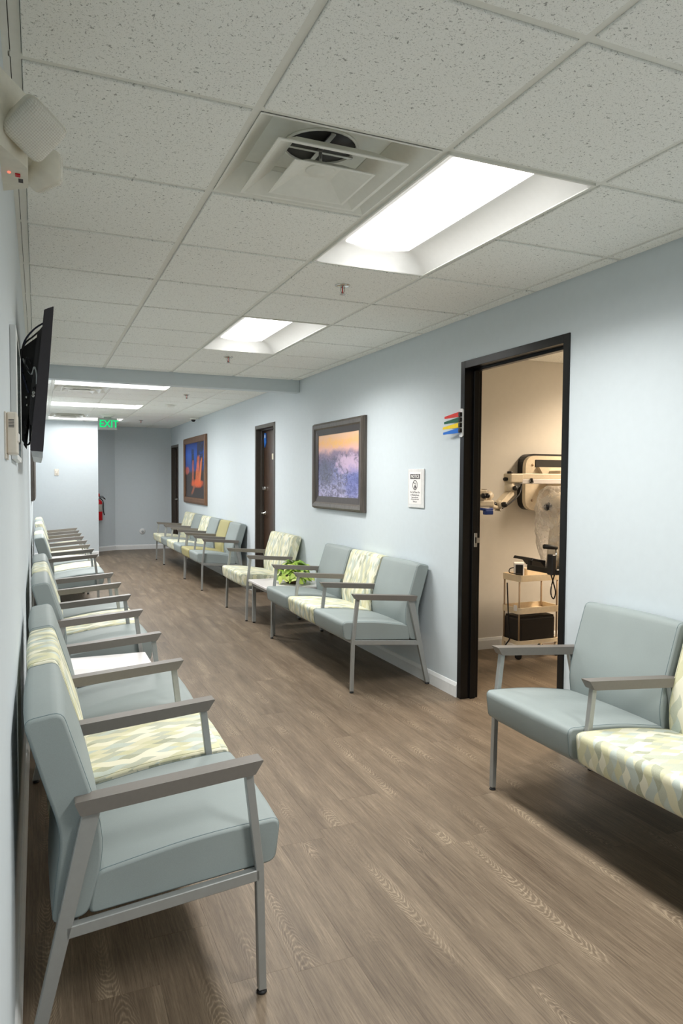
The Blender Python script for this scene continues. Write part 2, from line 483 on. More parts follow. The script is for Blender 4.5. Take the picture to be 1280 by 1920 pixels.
# ------------------------------------------------------------------ floor planks
def plank_floor(name, x0, x1, y0, y1, seed):
    rnd = random.Random(seed)
    root = struct(name, box(x0, x1, y0, y1, -.06, -.006), 'pot_brown')
    W, L, g = .182, 1.22, .00025
    full = box(-W/2+g, W/2-g, -L/2+g, L/2-g, -.005, 0); full.materials.append(MATS['plank'])
    x = x0
    while x < x1-.005:
        w_ = min(W, x1-x); y = y0-rnd.random()*L
        while y < y1-.005:
            a, b = max(y, y0), min(y+L, y1)
            if b-a > .02:
                if abs(b-a-L) < 1e-4 and abs(w_-W) < 1e-4: me = full
                else:
                    me = box(-w_/2+g, w_/2-g, -(b-a)/2+g, (b-a)/2-g, -.005, 0); me.materials.append(MATS['plank'])
                link('plank', me, None, root, (x+w_/2, (a+b)/2, 0))
            y += L
        x += W
plank_floor('floor', XL, XR+WT, YB, YE, 3)
plank_floor('floor_exam', XR+WT, EX1, EY0, EY1, 9)

# ------------------------------------------------------------------ suspended ceilings
def ceiling_zone(root, xs, ys, holes):
    """lay-in tiles between grid lines xs and ys; holes = cells left open (x0,x1,y0,y1)"""
    cache = {}
    inhole = lambda x, y: any(a-.01 < x < b+.01 and c-.01 < y < d+.01 for a, b, c, d in holes)
    g = .0135
    for i in range(len(xs)-1):
        for j in range(len(ys)-1):
            cx, cy = (xs[i]+xs[i+1])/2, (ys[j]+ys[j+1])/2; sx, sy = xs[i+1]-xs[i]-2*g, ys[j+1]-ys[j]-2*g
            if inhole(cx, cy) or sx < .01 or sy < .01: continue
            k = (round(sx, 3), round(sy, 3))
            if k not in cache:
                cache[k] = boxes([(-sx/2, sx/2, -sy/2, sy/2, 0, .018)], bev=.002); cache[k].materials.append(MATS['ceiling_tile'])
            link('ceiling_tile', cache[k], None, root, (cx, cy, H))
    tc = {}
    def tee(x0, x1, y0, y1):
        k = (round(x1-x0, 3), round(y1-y0, 3))
        if k not in tc:
            a, b = k; tc[k] = boxes([(-a/2, a/2, -b/2, b/2, 0, .004)]); tc[k].materials.append(MATS['tee_white'])
        link('grid_tee', tc[k], None, root, ((x0+x1)/2, (y0+y1)/2, H+.007))
    for i, x in enumerate(xs[1:-1], 1):
        y = ys[0]                       # runners stop at the troffers that straddle them
        for c, d in sorted((c, d) for a, b, c, d in holes if a+.02 < x < b-.02 and ys[0]-.01 < c and d < ys[-1]+.01):
            if c-y > .03: tee(x-.012, x+.012, y, c-.012)
            y = d+.012
        tee(x-.012, x+.012, y, ys[-1])
    for j, y in enumerate(ys[1:-1], 1):
        for i in range(len(xs)-1):
            cx = (xs[i]+xs[i+1])/2
            if any(a-.01 < cx < b+.01 and c+.02 < y < d-.02 for a, b, c, d in holes): continue
            if xs[i+1]-xs[i] < .03: continue
            tee(xs[i]+.012, xs[i+1]-.012, y-.012, y+.012)
    # wall angle
    for x0, x1, y0, y1 in ((xs[0], xs[0]+.016, ys[0], ys[-1]), (xs[-1]-.016, xs[-1], ys[0], ys[-1]), (xs[0], xs[-1], ys[0], ys[0]+.016), (xs[0], xs[-1], ys[-1]-.016, ys[-1])):
        link('wall_angle', box(x0, x1, y0, y1, H+.007, H+.011), 'tee_white', root)
ceil = struct('ceiling', box(XL-WT, XR+WT, YB-WT, YE+WT, H+.2, H+.3), 'plenum')
TROF = [(2*T, 3*T, -4*T, -2*T), (2*T, 3*T, 0, 2*T), (2*T, 3*T, 4*T, 6*T)]
FX, FY = .20, 5.82
TROF_FAR = [(FX, FX+2*T, FY+4*k*T, FY+(4*k+1)*T) for k in range(3)]
VENTS = [(T, 2*T, 0, T), (FX, FX+T, FY+T, FY+2*T), (FX, FX+T, FY+7*T, FY+8*T)]
ceiling_zone(ceil, [XL]+[k*T for k in range(5)]+[XR], [YB]+[k*T for k in range(-6, 9)]+[5.02], TROF+VENTS)
ceiling_zone(ceil, [XL]+[FX+k*T for k in range(4)]+[XR], [5.13, FY-T]+[FY+k*T for k in range(12)]+[YE], TROF_FAR+VENTS)
ceil_ex = struct('ceiling_exam', box(XR+WT, EX1+.1, EY0-.1, EY1+.1, H+.2, H+.3), 'plenum')
TEX = (3.811+T, 3.811+2*T, .70+T, .70+3*T)
ceiling_zone(ceil_ex, [XR+WT]+[2.592+k*T for k in range(1, 5)]+[EX1], [EY0, .09-T, .09, .70, .70+T, .70+2*T, .70+3*T, EY1], [TEX])

# ------------------------------------------------------------------ troffers
def make_troffer_meshes():
    hx, hy, lx, ly, dz = .288, .590, .160, .510, .085
    xs = [-hx+2*hx*i/28 for i in range(29)]; ys = [-hy+2*hy*i/48 for i in range(49)]
    def z(x, y):
        fx = max(0, min(1, (hx-abs(x))/(hx-lx))); fy = max(0, min(1, (hy-abs(y))/(hy-ly)))
        return dz*min(math.sin(fx*PI/2)**.8, math.sin(fy*PI/2))
    bm = bmesh.new(); V = [[bm.verts.new((x, y, z(x, y))) for y in ys] for x in xs]
    for i in range(28):
        for j in range(48): bm.faces.new((V[i][j], V[i+1][j], V[i+1][j+1], V[i][j+1]))
    bmesh.ops.reverse_faces(bm, faces=bm.faces)
    refl = finish(bm, True)
    bm = bmesh.new(); n = 10; R = []
    for i in range(n+1):
        x = -lx*1.02+2.04*lx*i/n; zz = dz-.004-.014*(1-(x/lx/1.02)**2)
        R.append([bm.verts.new((x, y, zz)) for y in (-ly, ly)])
    for a, b in zip(R, R[1:]): bm.faces.new((a[0], b[0], b[1], a[1]))
    top = [bm.verts.new((sx*lx*1.02, sy*ly, dz-.001)) for sx, sy in ((-1, -1), (1, -1), (1, 1), (-1, 1))]
    bm.faces.new([r[0] for r in R]+[top[1], top[0]]); bm.faces.new([r[1] for r in R]+[top[2], top[3]])
    lens = finish(bm, True)
    o = .2945; q = .5995; w_ = .008
    frame = boxes([(-o, -o+w_, -q, q, -.002, .012), (o-w_, o, -q, q, -.002, .012), (-o, o, -q, -q+w_, -.002, .012), (-o, o, q-w_, q, -.002, .012)])
    return refl, lens, frame
TM = make_troffer_meshes(); TM[0].materials.append(MATS['troffer_white']); TM[2].materials.append(MATS['tee_white'])
def troffer(rect, label, lens_mat, across=False, k=1.0):
    x0, x1, y0, y1 = rect
    t = thing('ceiling_light', label, 'ceiling light', ((x0+x1)/2, (y0+y1)/2, H), PI/2 if across else 0, 'recessed ceiling lights')
    link('reflector', TM[0], None, t); link('frame', TM[2], None, t)
    me = TM[1].copy(); me.materials.append(MATS[lens_mat]); link('lamp_lens', me, None, t)
    ld = bpy.data.lights.new('troffer_lamp', 'AREA'); ld.shape = 'RECTANGLE'; ld.size = .28; ld.size_y = .98
    ld.spread = math.radians(SPREAD_FAR if across else SPREAD); ld.energy = {'lamp_lens': LAMP, 'lamp_lens_far': LAMP_FAR, 'lamp_lens_warm': LAMP_EXAM}[lens_mat]*k
    ld.color = MATS[lens_mat].node_tree.nodes['Emission'].inputs[0].default_value[:3]
    lo = bpy.data.objects.new('troffer_lamp', ld); COL.objects.link(lo); lo.parent = t; lo.location = (0, 0, .060)
troffer(TROF[0], 'added recessed troffer overhead, out of view, lighting the nearest chairs', 'lamp_lens', False, 1.25)  # unseen repeat of the troffer row, added to light the foreground
troffer(TROF[1], 'largest bright recessed troffer, beside the square air diffuser near the camera', 'lamp_lens')
troffer(TROF[2], 'second recessed troffer, between two sprinklers in front of the blue beam', 'lamp_lens')
troffer(TROF_FAR[0], 'wide troffer set crosswise just past the blue beam', 'lamp_lens_far', True)
troffer(TROF_FAR[1], 'crosswise troffer midway between beam and exit sign', 'lamp_lens_far', True)
troffer(TROF_FAR[2], 'farthest crosswise troffer, behind the green exit sign', 'lamp_lens_far', True, .31)
troffer(TEX, 'warm troffer on the exam room ceiling', 'lamp_lens_warm')

# ------------------------------------------------------------------ air diffusers
def frustum(h0, z0, h1, z1, th=.003, lip=.0):
    bm = bmesh.new(); c = ((-1, -1), (1, -1), (1, 1), (-1, 1))
    rg = lambda h, z: [bm.verts.new((a*h, b*h, z)) for a, b in c]
    rs = [rg(h0+lip, z0), rg(h0, z0), rg(h1, z1), rg(h1, z1+th), rg(h0, z0+th), rg(h0+lip, z0+th)]
    for a, b in zip(rs, rs[1:]+rs[:1]):
        for k in range(4): bm.faces.new((a[k], a[(k+1) % 4], b[(k+1) % 4], b[k]))
    bmesh.ops.remove_doubles(bm, verts=bm.verts, dist=1e-6)
    return finish(bm)
def diffuser(rect, label):
    x0, x1, y0, y1 = rect
    t = thing('air_diffuser', label, 'air vent', ((x0+x1)/2, (y0+y1)/2, H), 0, 'square ceiling air diffusers')
    link('outer_cone', frustum(.288, .002, .205, .085, .003, .005), 'vent_white', t)
    bm = bmesh.new(); bm_box(bm, -.206, .206, -.206, .206, .088, .092); link('back_plate', finish(bm), 'vent_white', t)
    link('duct_opening', lathe([(.125, .0875), (.125, .081), (.118, .081), (.118, .0865)], 28), 'vent_white', t)
    link('duct_throat', lathe([(.117, .0872), (.117, .0862)], 28), 'dark_recess', t)
    link('damper_bar', box(-.008, .008, -.115, .115, .074, .079), 'steel', t)
    link('damper_bar', box(-.115, .115, -.006, .006, .066, .071), 'steel', t)
    link('middle_cone', frustum(.205, -.020, .130, .036, .003, .012), 'vent_white', t)
    link('inner_cone', frustum(.130, -.036, .060, .008, .003, .008), 'vent_white', t)
    link('center_plate', box(-.060, .060, -.060, .060, .008, .011), 'vent_white', t)
    link('boss', lathe([(.05, .008), (.046, .003), (.02, .002), (.016, -.004), (.001, -.005)], 20), 'vent_white', t)
    link('stem', tube([(0, 0, .018), (0, 0, .075)], .006), 'steel', t)
diffuser(VENTS[0], 'large square air diffuser beside the nearest bright troffer')
diffuser(VENTS[1], 'square air diffuser behind the crosswise troffer past the beam')
diffuser(VENTS[2], 'farthest square air diffuser beside the troffer at the exit sign')

# ------------------------------------------------------------------ small ceiling fittings
def sprinkler(x, y, label):
    t = thing('sprinkler_head', label, 'sprinkler', (x, y, H), 0, 'pendent fire sprinklers')
    link('escutcheon', lathe([(.040, 0), (.040, -.003), (.030, -.008), (.014, -.012), (.002, -.012)], 20), 'chrome', t)
    link('frame_arm', tube([(.008, 0, -.010), (.012, 0, -.026), (.004, 0, -.044)], .003, 6), 'chrome', t)
    link('frame_arm', tube([(-.008, 0, -.010), (-.012, 0, -.026), (-.004, 0, -.044)], .003, 6), 'chrome', t)
    link('bulb', tube([(0, 0, -.012), (0, 0, -.042)], .003, 6), 'flag_red', t)
    link('deflector', lathe([(.003, -.042), (.016, -.046), (.016, -.048), (.002, -.048)], 14), 'chrome', t)
sprinkler(1.52, 1.53, 'sprinkler head nearest the largest bright troffer')
sprinkler(1.512, 3.93, 'sprinkler head just in front of the blue beam')
sprinkler(1.709, 6.76, 'sprinkler head first past the blue beam')
sprinkler(1.708, 10.91, 'farthest sprinkler head near the far wall')
t = thing('smoke_detector', 'flat white smoke detector on the ceiling past the beam', 'smoke detector', (1.736, 8.04, H))
link('base', lathe([(.075, 0), (.075, -.008), (.05, -.010), (.002, -.010)], 24), 'vent_white', t)
link('cover', lathe([(.056, -.010), (.052, -.026), (.03, -.034), (.002, -.034)], 24), 'vent_white', t)
t = thing('dome_camera', 'small white security camera with black lens where ceiling meets right wall', 'camera', (2.44, 10.0, H))
link('housing', lathe([(.055, 0), (.055, -.02), (.048, -.03), (.002, -.03)], 22), 'vent_white', t)
link('dome', lathe([(.038, -.03), (.034, -.048), (.02, -.062), (.002, -.066)], 20), 'black_plastic', t)
link('wall_arm', box(-.055, .085, -.03, .03, -.02, 0, .004), 'vent_white', t)

t = thing('exit_sign', 'green lit exit sign with left arrow hanging from the ceiling', 'exit sign', (1.09, 10.2, 0))
link('canopy', lathe([(.10, H), (.10, H-.012), (.07, H-.022), (.002, H-.022)], 24), 'vent_white', t)
link('stem', box(-.06, .06, -.02, .02, 2.385, H-.015, .004), 'sign_grey', t)
link('panel', box(-.148, .148, -.022, .022, 2.197, 2.388, .012, 2), 'sign_grey', t)
link('lettering', text_mesh('EXIT', .165, (.020, -.0235, 2.290), (1, 0, 0), (0, 0, 1), .001, .88, bold=.003), 'exit_green', t)
link('arrow', prism([(-.132, 2.29), (-.108, 2.318), (-.100, 2.318), (-.121, 2.29), (-.100, 2.262), (-.108, 2.262)], -.0245, -.0225), 'exit_green', t)

# ------------------------------------------------------------------ doors
def frame_parts(parent, D, mat, face=.046, proud=.008, back=XR+WT+.008, stop=True):
    y0, y1, top = D
    def piece(nm, lst):
        return link(nm, boxes(lst, bev=.002), mat, parent)
    x0 = XR-proud
    piece('jamb', [(x0, back, y1-face, y1, 0, top), (2.590, 2.628, y1-face-.016, y1-face+.001, 0, top-face)])
    piece('jamb', [(x0, back, y0, y0+face, 0, top), (2.590, 2.628, y0+face-.001, y0+face+.016, 0, top-face)])
    piece('head', [(x0, back, y0+face, y1-face, top-face, top), (2.590, 2.628, y0+face, y1-face, top-face-.016, top-face+.001)])
d1 = bpy.data.objects.new('door_1', None); COL.objects.link(d1); d1['kind'] = 'structure'; d1['label'] = 'black metal door frame of the open exam room doorway'
frame_parts(d1, D1, 'black_frame')
sp = link('strike_plate', box(2.602, 2.626, 1.8955, 1.899, .985, 1.075, .002), 'steel', d1)
link('strike_hole', box(2.609, 2.620, 1.8950, 1.8975, 1.010, 1.048), 'dark_recess', sp)
link('strike_lip', box(2.624, 2.645, 1.896, 1.899, 1.012, 1.044), 'steel', sp)

def closed_door(name, D, label):
    r = bpy.data.objects.new(name, None); COL.objects.link(r); r['kind'] = 'structure'; r['label'] = label
    frame_parts(r, D, 'brown_frame')
    y0, y1, top = D
    leaf = link('door_leaf', box(2.630, 2.660, y0+.040, y1-.040, .008, top-.046), 'door_wood', r)
    return r, leaf
d2, leaf2 = closed_door('door_2', D2, 'closed dark wood door with lever handle and deadbolt')
y1 = D2[1]
kb = link('deadbolt', lathe([(.030, 2.630), (.030, 2.620), (.022, 2.612), (.002, 2.612)], 20, 'x'), 'chrome', d2, (0, y1-.115, 1.30))
link('thumb_turn', box(2.596, 2.613, y1-.121, y1-.109, 1.28, 1.32, .003), 'chrome', d2)
hd = link('handle', lathe([(.032, 2.630), (.032, 2.622), (.012, 2.616), (.011, 2.575), (.002, 2.575)], 20, 'x'), 'chrome', d2, (0, y1-.115, .995))
link('lever', tube(smooth_path([(2.580, 0, 0), (2.574, -.04, .002), (2.580, -.11, -.002)]), [.011]*7+[.009]*6, 8), 'chrome', hd)
link('hook_tag', prism(round_poly([(6.60-.12, 1.86), (6.60-.07, 1.80), (6.60-.04, 1.90), (6.60-.05, 1.98), (6.60-.11, 1.98)], .01), 2.620, 2.629, 'yz'), 'blue_tag', d2)
link('tag_clip', box(2.616, 2.621, 6.50, 6.525, 1.92, 1.96), 'paper_white', d2)
link('name_plate', box(2.622, 2.630, 6.06, 6.24, 1.65, 1.72, .002), 'cream_tag', d2)
d3, leaf3 = closed_door('door_3', D3, 'narrowly seen dark wood door at the far corner')
link('handle', lathe([(.03, 2.630), (.03, 2.62), (.012, 2.616), (.011, 2.58), (.002, 2.58)], 16, 'x'), 'chrome', d3, (0, D3[1]-.11, 1.0))

# ------------------------------------------------------------------ seating
CUSH = {}
def cushion_mesh(kind, width, mat):
    key = (kind, round(width, 3), mat)
    if key in CUSH: return CUSH[key]
    if kind == 'seat':
        prof = round_poly([(.660, .474), (.645, .350), (.150, .312), (.170, .420), (.42, .462)], [.032, .026, .026, .026, .2], 5)
    else:
        prof = round_poly([(.098, .838), (.006, .824), (.046, .680), (.092, .53), (.078, .42), (.066, .305), (.152, .312), (.180, .40), (.192, .50), (.172, .60), (.135, .72)],
                          [.026, .026, .06, .08, .06, .026, .026, .05, .06, .06, .06], 4)
    n = len(prof); nrm = []; area = sum(prof[i].x*prof[(i+1) % n].y-prof[(i+1) % n].x*prof[i].y for i in range(n))
    sgn = 1 if area > 0 else -1
    for i in range(n):
        d = prof[(i+1) % n]-prof[i-1]
        nrm.append(Vector((d.y, -d.x)).normalized()*sgn)
    arc = [0]
    for i in range(n): arc.append(arc[-1]+(prof[(i+1) % n]-prof[i]).length)
    hw = width/2; r = .016; bm = bmesh.new(); uvl = bm.loops.layers.uv.new('UVMap')
    q = r*.55
    ys = [(-hw, q), (-hw+r*.12, q*.55), (-hw+r*.45, q*.16), (-hw+r, 0), (-hw*.55, -.004), (0, -.006), (hw*.55, -.004), (hw-r, 0), (hw-r*.45, q*.16), (hw-r*.12, q*.55), (hw, q)]
    R = [[bm.verts.new((prof[i].x-nrm[i].x*ins, y, prof[i].y-nrm[i].y*ins)) for i in range(n)] for y, ins in ys]
    for j in range(len(ys)-1):
        for i in range(n):
            f = bm.faces.new((R[j][i], R[j][(i+1) % n], R[j+1][(i+1) % n], R[j+1][i]))
            for l, (jj, ii) in zip(f.loops, ((j, i), (j, i+1), (j+1, i+1), (j+1, i))): l[uvl].uv = (ys[jj][0], arc[ii])
            f.smooth = True
    for ring in (R[0], R[-1]):
        f = bm.faces.new(ring); f.smooth = False
        for l in f.loops: l[uvl].uv = (l.vert.co.x, l.vert.co.z)
    bmesh.ops.recalc_face_normals(bm, faces=bm.faces)
    me = bpy.data.meshes.new('mesh'); bm.to_mesh(me); bm.free(); me.materials.append(MATS[mat])
    # sewn seam along both side edges
    seams = []
    for s in (-1, 1):
        bs = bmesh.new()
        pts = [(prof[i].x-nrm[i].x*r*.05, s*(hw-r*.6), prof[i].y-nrm[i].y*r*.05) for i in range(n)]
        bm_tube(bs, pts+[pts[0]], .0011, 5)
        seams.append(finish(bs, True)); seams[-1].materials.append(SEAM[mat])
    CUSH[key] = (me, seams); return CUSH[key]
SEAM = {}
for k, c in (('vinyl_blue', srgb(104, 122, 126)), ('vinyl_olive', srgb(140, 136, 90)), ('pattern_fabric', srgb(176, 176, 140))):
    SEAM[k] = Mt(k+'_seam', c, .6).speckle(300, .1, .1).m

ARM = prism(round_poly([(.598, .659), (.574, .622), (.135, .587), (.120, .623)], [.005, .004, .004, .006], 2), -.025, .025, 'xz', bev=.0)
def leg_poly(front):
    if front: return [(.548, .630), (.571, .630), (.602, .360), (.610, .012), (.588, .012), (.580, .356)]
    return [(.142, .604), (.186, .604), (.040, .012), (.010, .012)]
FRONT_LEG = prism(leg_poly(True), -.012, .012, 'xz', bev=.002)
REAR_LEG = prism(leg_poly(False), -.012, .012, 'xz', bev=.002)
FRONT_POST = prism([(.548, .630), (.571, .630), (.602, .360), (.602, .325), (.578, .325), (.580, .356)], -.011, .011, 'xz', bev=.002)
REAR_POST = prism([(.146, .604), (.176, .604), (.118, .290), (.088, .290)], -.011, .011, 'xz', bev=.002)
SIDE_RAIL = prism([(.590, .352), (.590, .322), (.100, .280), (.100, .310)], -.012, .012, 'xz', bev=.002)
GLIDE = lathe([(.013, 0), (.015, .003), (.013, .007), (.007, .009), (.006, .014), (.001, .014)], 12)
for m_, k_ in ((ARM, 'arm_plastic'), (FRONT_LEG, 'grey_metal'), (REAR_LEG, 'grey_metal'), (FRONT_POST, 'grey_metal'), (REAR_POST, 'grey_metal'), (SIDE_RAIL, 'grey_metal'), (GLIDE, 'black_rubber')): m_.materials.append(MATS[k_])
COLR = {'B': 'vinyl_blue', 'P': 'pattern_fabric', 'O': 'vinyl_olive'}
def seating(name, label, cat, group, side, ya, yb, colors):
    """side 'R' or 'L'; ya<yb leg centres along the corridor; colors listed from the camera outwards"""
    n = len(colors); w_ = abs(yb-ya); pitch = w_/n
    if side == 'R': root = thing(name, label, cat, (XR-.003, (ya+yb)/2, 0), PI, group); order = list(colors)[::-1]
    else: root = thing(name, label, cat, (XL+.018, (ya+yb)/2, 0), 0, group); order = list(colors)
    for i, c in enumerate(order):
        cy = -w_/2+pitch*(i+.5)
        for kind in ('seat', 'backrest'):
            me, seams = cushion_mesh(kind, pitch-.030, COLR[c])
            p = link(kind, me, None, root, (0, cy, 0))
            for sm in seams: link('seam', sm, None, p)
    for i in range(n+1):
        y = -w_/2+pitch*i; end = i in (0, n)
        link('armrest', ARM, None, root, (0, y, 0))
        if end:
            l = link('front_leg', FRONT_LEG, None, root, (0, y, 0)); link('glide', GLIDE, None, l, (.599, 0, 0))
            l = link('rear_leg', REAR_LEG, None, root, (0, y, 0)); link('glide', GLIDE, None, l, (.026, 0, 0))
        else:
            link('front_post', FRONT_POST, None, root, (0, y, 0)); link('rear_post', REAR_POST, None, root, (0, y, 0))
        link('side_rail', SIDE_RAIL, None, root, (0, y, 0))
    link('front_rail', box(.565, .589, -w_/2+.012, w_/2-.012, .320, .346, .002), 'grey_metal', root)
    link('rear_rail', box(.105, .130, -w_/2+.012, w_/2-.012, .283, .304, .002), 'grey_metal', root)
    return root
GB = 'waiting room seating along both walls'
seating('waiting_bench', 'three-seat blue and patterned bench cut off at the right edge, beside the black doorway', 'bench', GB, 'R', -1.025, .715, 'BPB')
seating('waiting_bench', 'three-seat blue and patterned bench below the snowy mountain picture and notice', 'bench', GB, 'R', 2.305, 4.047, 'BPB')
seating('waiting_chair', 'wide single chair all in leaf pattern beside the table with green plant', 'chair', GB, 'R', 4.885, 5.690, 'P')
seating('waiting_bench', 'two-seat bench, blue and plain olive, beside the lever-handled dark door', 'bench', GB, 'R', 6.975, 8.085, 'BO')
seating('waiting_bench', 'three-seat bench under the blue and orange night tree picture', 'bench', GB, 'R', 8.145, 9.890, 'BPB')
seating('waiting_chair', 'single patterned chair, farthest seat along the right wall', 'chair', GB, 'R', 9.945, 10.710, 'P')
seating('waiting_bench', 'nearest bench at lower left, large blue end seat with bent grey leg', 'bench', GB, 'L', -.12, 1.585, 'BPB')
seating('waiting_bench', 'second bench from the camera on the left, just past the white table', 'bench', GB, 'L', 2.245, 3.965, 'BPB')
seating('waiting_bench', 'third bench along the left wall, after the empty gap', 'bench', GB, 'L', 5.50, 7.20, 'BPB')
seating('waiting_bench', 'farthest bench on the left, ending near the bright end wall', 'bench', GB, 'L', 7.86, 9.56, 'PBP')

def side_table(side, ya, yb, label):
    x = XR-.003 if side == 'R' else XL+.018
    t = thing('side_table', label, 'table', (x, (ya+yb)/2, 0), PI if side == 'R' else 0, 'white side tables between the seats')
    hw = (yb-ya)/2
    link('table_top', box(.03, .600, -hw, hw, .404, .426, .003), 'table_white', t)
    link('apron', boxes([(.06, .57, -hw+.03, -hw+.05, .368, .404), (.06, .57, hw-.05, hw-.03, .368, .404), (.55, .57, -hw+.05, hw-.05, .368, .404), (.06, .08, -hw+.05, hw-.05, .368, .404)]), 'grey_metal', t)
    for dx in (.06, .535):
        for s in (-1, 1):
            y = s*(hw-.035)
            l = link('leg', box(dx, dx+.034, y-.017, y+.017, .012, .404, .002), 'grey_metal', t)
            link('glide', GLIDE, None, l, (dx+.017, y, 0))
side_table('R', 4.13, 4.815, 'white-topped side table carrying the green plant')
side_table('L', 1.655, 2.175, 'white-topped table between the two nearest left benches')
side_table('L', 7.27, 7.80, 'white-topped table between the two farthest left benches')

# ------------------------------------------------------------------ plant
def leaf_mesh():
    half = [(0, 0), (.16, -.10), (.36, -.02), (.42, .22), (.30, .55), (.12, .85), (0, 1.05)]
    bm = bmesh.new(); mid = [(0, 0), (0, .25), (0, .6), (0, 1.05)]
    mv = [bm.verts.new((0, y, -.10*(y**2)+.03)) for _, y in mid]
    for s in (-1, 1):
        e = [bm.verts.new((s*x, y, .14*x-.12*y*y)) for x, y in half[1:-1]]
        a = [mv[0]]+e+[mv[3]]
        bm.faces.new((mv[0], e[0], e[1], mv[1])); bm.faces.new((mv[1], e[1], e[2])); bm.faces.new((mv[1], e[2], e[3], mv[2])); bm.faces.new((mv[2], e[3], e[4], mv[3]))
    bm2 = finish(bm, True); bm2.materials.append(MATS['ivy_leaf']); return bm2
LEAF = leaf_mesh()
pl = thing('potted_ivy', 'bushy yellow-green ivy plant on the white side table', 'plant', (2.27, 4.42, .4275))
link('pot', lathe([(.055, 0), (.075, .005), (.09, .08), (.094, .085), (.084, .085), (.08, .07), (.002, .07)], 20), 'pot_brown', pl)
rnd = random.Random(21)
for k in range(190):
    a = rnd.random()*2*PI; ph = rnd.random()**.9; el = ph*1.35-.1
    rx, ry, rz = .16, .20, .165
    q = .75+.3*rnd.random()
    p = Vector((math.cos(a)*math.cos(el)*rx*q, math.sin(a)*math.cos(el)*ry*q, .055+math.sin(el)*rz*q))
    s = .045+.03*rnd.random()
    d = Vector((math.cos(a+rnd.uniform(-.7, .7)), math.sin(a+rnd.uniform(-.7, .7)), rnd.uniform(-.35, .5))).normalized()
    nz = (Vector((p.x, p.y, p.z*.9)).normalized()+Vector((rnd.uniform(-.5, .5), rnd.uniform(-.5, .5), rnd.uniform(0, .6)))).normalized()
    yv = (d-nz*d.dot(nz)).normalized(); xv = yv.cross(nz)
    m_ = max(0, .006-(p.z+s*min((xv*v.co.x+yv*v.co.y+nz*v.co.z).z for v in LEAF.vertices))); p.z += m_
    o = link('leaf', LEAF, None, pl); m = Matrix((xv, yv, nz)).transposed().to_4x4()
    o.matrix_local = Matrix.Translation(p) @ m @ Matrix.Scale(s, 4)
for k in range(9):
    a = rnd.random()*2*PI; r0 = .03
    link('stem', tube(smooth_path([(math.cos(a)*r0, math.sin(a)*r0, .07), (math.cos(a)*.07, math.sin(a)*.07, .13), (math.cos(a)*.12, math.sin(a)*.12, .12)], 4), .0025, 5), 'stem_green', pl)

# ------------------------------------------------------------------ framed pictures
def frame_mesh(y0, y1, z0, z1, xw, sgn, prof):
    """mitred frame; prof = (inset, standoff) pairs from outer back edge to inner; sgn = direction off the wall"""
    bm = bmesh.new(); R = []
    for ins, off in prof:
        R.append([bm.verts.new((xw+sgn*off, y, z)) for y, z in ((y0+ins, z0+ins), (y1-ins, z0+ins), (y1-ins, z1-ins), (y0+ins, z1-ins))])
    for a, b in zip(R, R[1:]):
        for k in range(4): bm.faces.new((a[k], a[(k+1) % 4], b[(k+1) % 4], b[k]))
    return finish(bm)
def picture(name, label, y0, y1, z0, z1, side, outer, inner_w, mats, print_mat):
    xw = (XR-.002) if side == 'R' else (XL+.002); sg = -1 if side == 'R' else 1
    t = thing(name, label, 'picture', (0, 0, 0))
    w_ = outer
    link('frame', frame_mesh(y0, y1, z0, z1, xw, sg, [(0, 0), (0, .022), (.006, .024), (.008, .036), (w_*.35, .046), (w_*.8, .040), (w_, .030), (w_, .006)]), mats[0], t)
    ins = w_
    if inner_w:
        link('inner_frame', frame_mesh(y0+w_-.002, y1-w_+.002, z0+w_-.002, z1-w_+.002, xw, sg, [(0, .004), (0, .029), (inner_w, .020), (inner_w, .006)]), mats[1], t)
        ins = w_+inner_w-.002
    x = xw+sg*.016
    if side == 'R': q = quad_uv((x, y1-ins, z0+ins), (0, -(y1-y0-2*ins), 0), (0, 0, z1-z0-2*ins))
    else: q = quad_uv((x, y0+ins, z0+ins), (0, (y1-y0-2*ins), 0), (0, 0, z1-z0-2*ins))
    link('print', q, print_mat, t)
    link('backing', box(*sorted((xw, xw+sg*.012)), y0+.02, y1-.02, z0+.02, z1-.02), 'bracket_black', t)
    return t
picture('framed_picture', 'snowy mountain sunset print in a wide pewter frame', 3.375, 4.545, 1.137, 1.945, 'R', .065, .055, ('frame_pewter', 'frame_dark_inner'), 'snow_mountain_print')
picture('framed_picture', 'night print of glowing orange tree under blue sky in walnut frame', 9.36, 11.19, .985, 2.135, 'R', .105, 0, ('frame_walnut', None), 'night_tree_print')
picture('framed_picture', 'brown framed picture seen edge-on below the television', 6.05, 7.75, 1.17, 1.98, 'L', .09, 0, ('frame_pewter', None), 'night_tree_print')

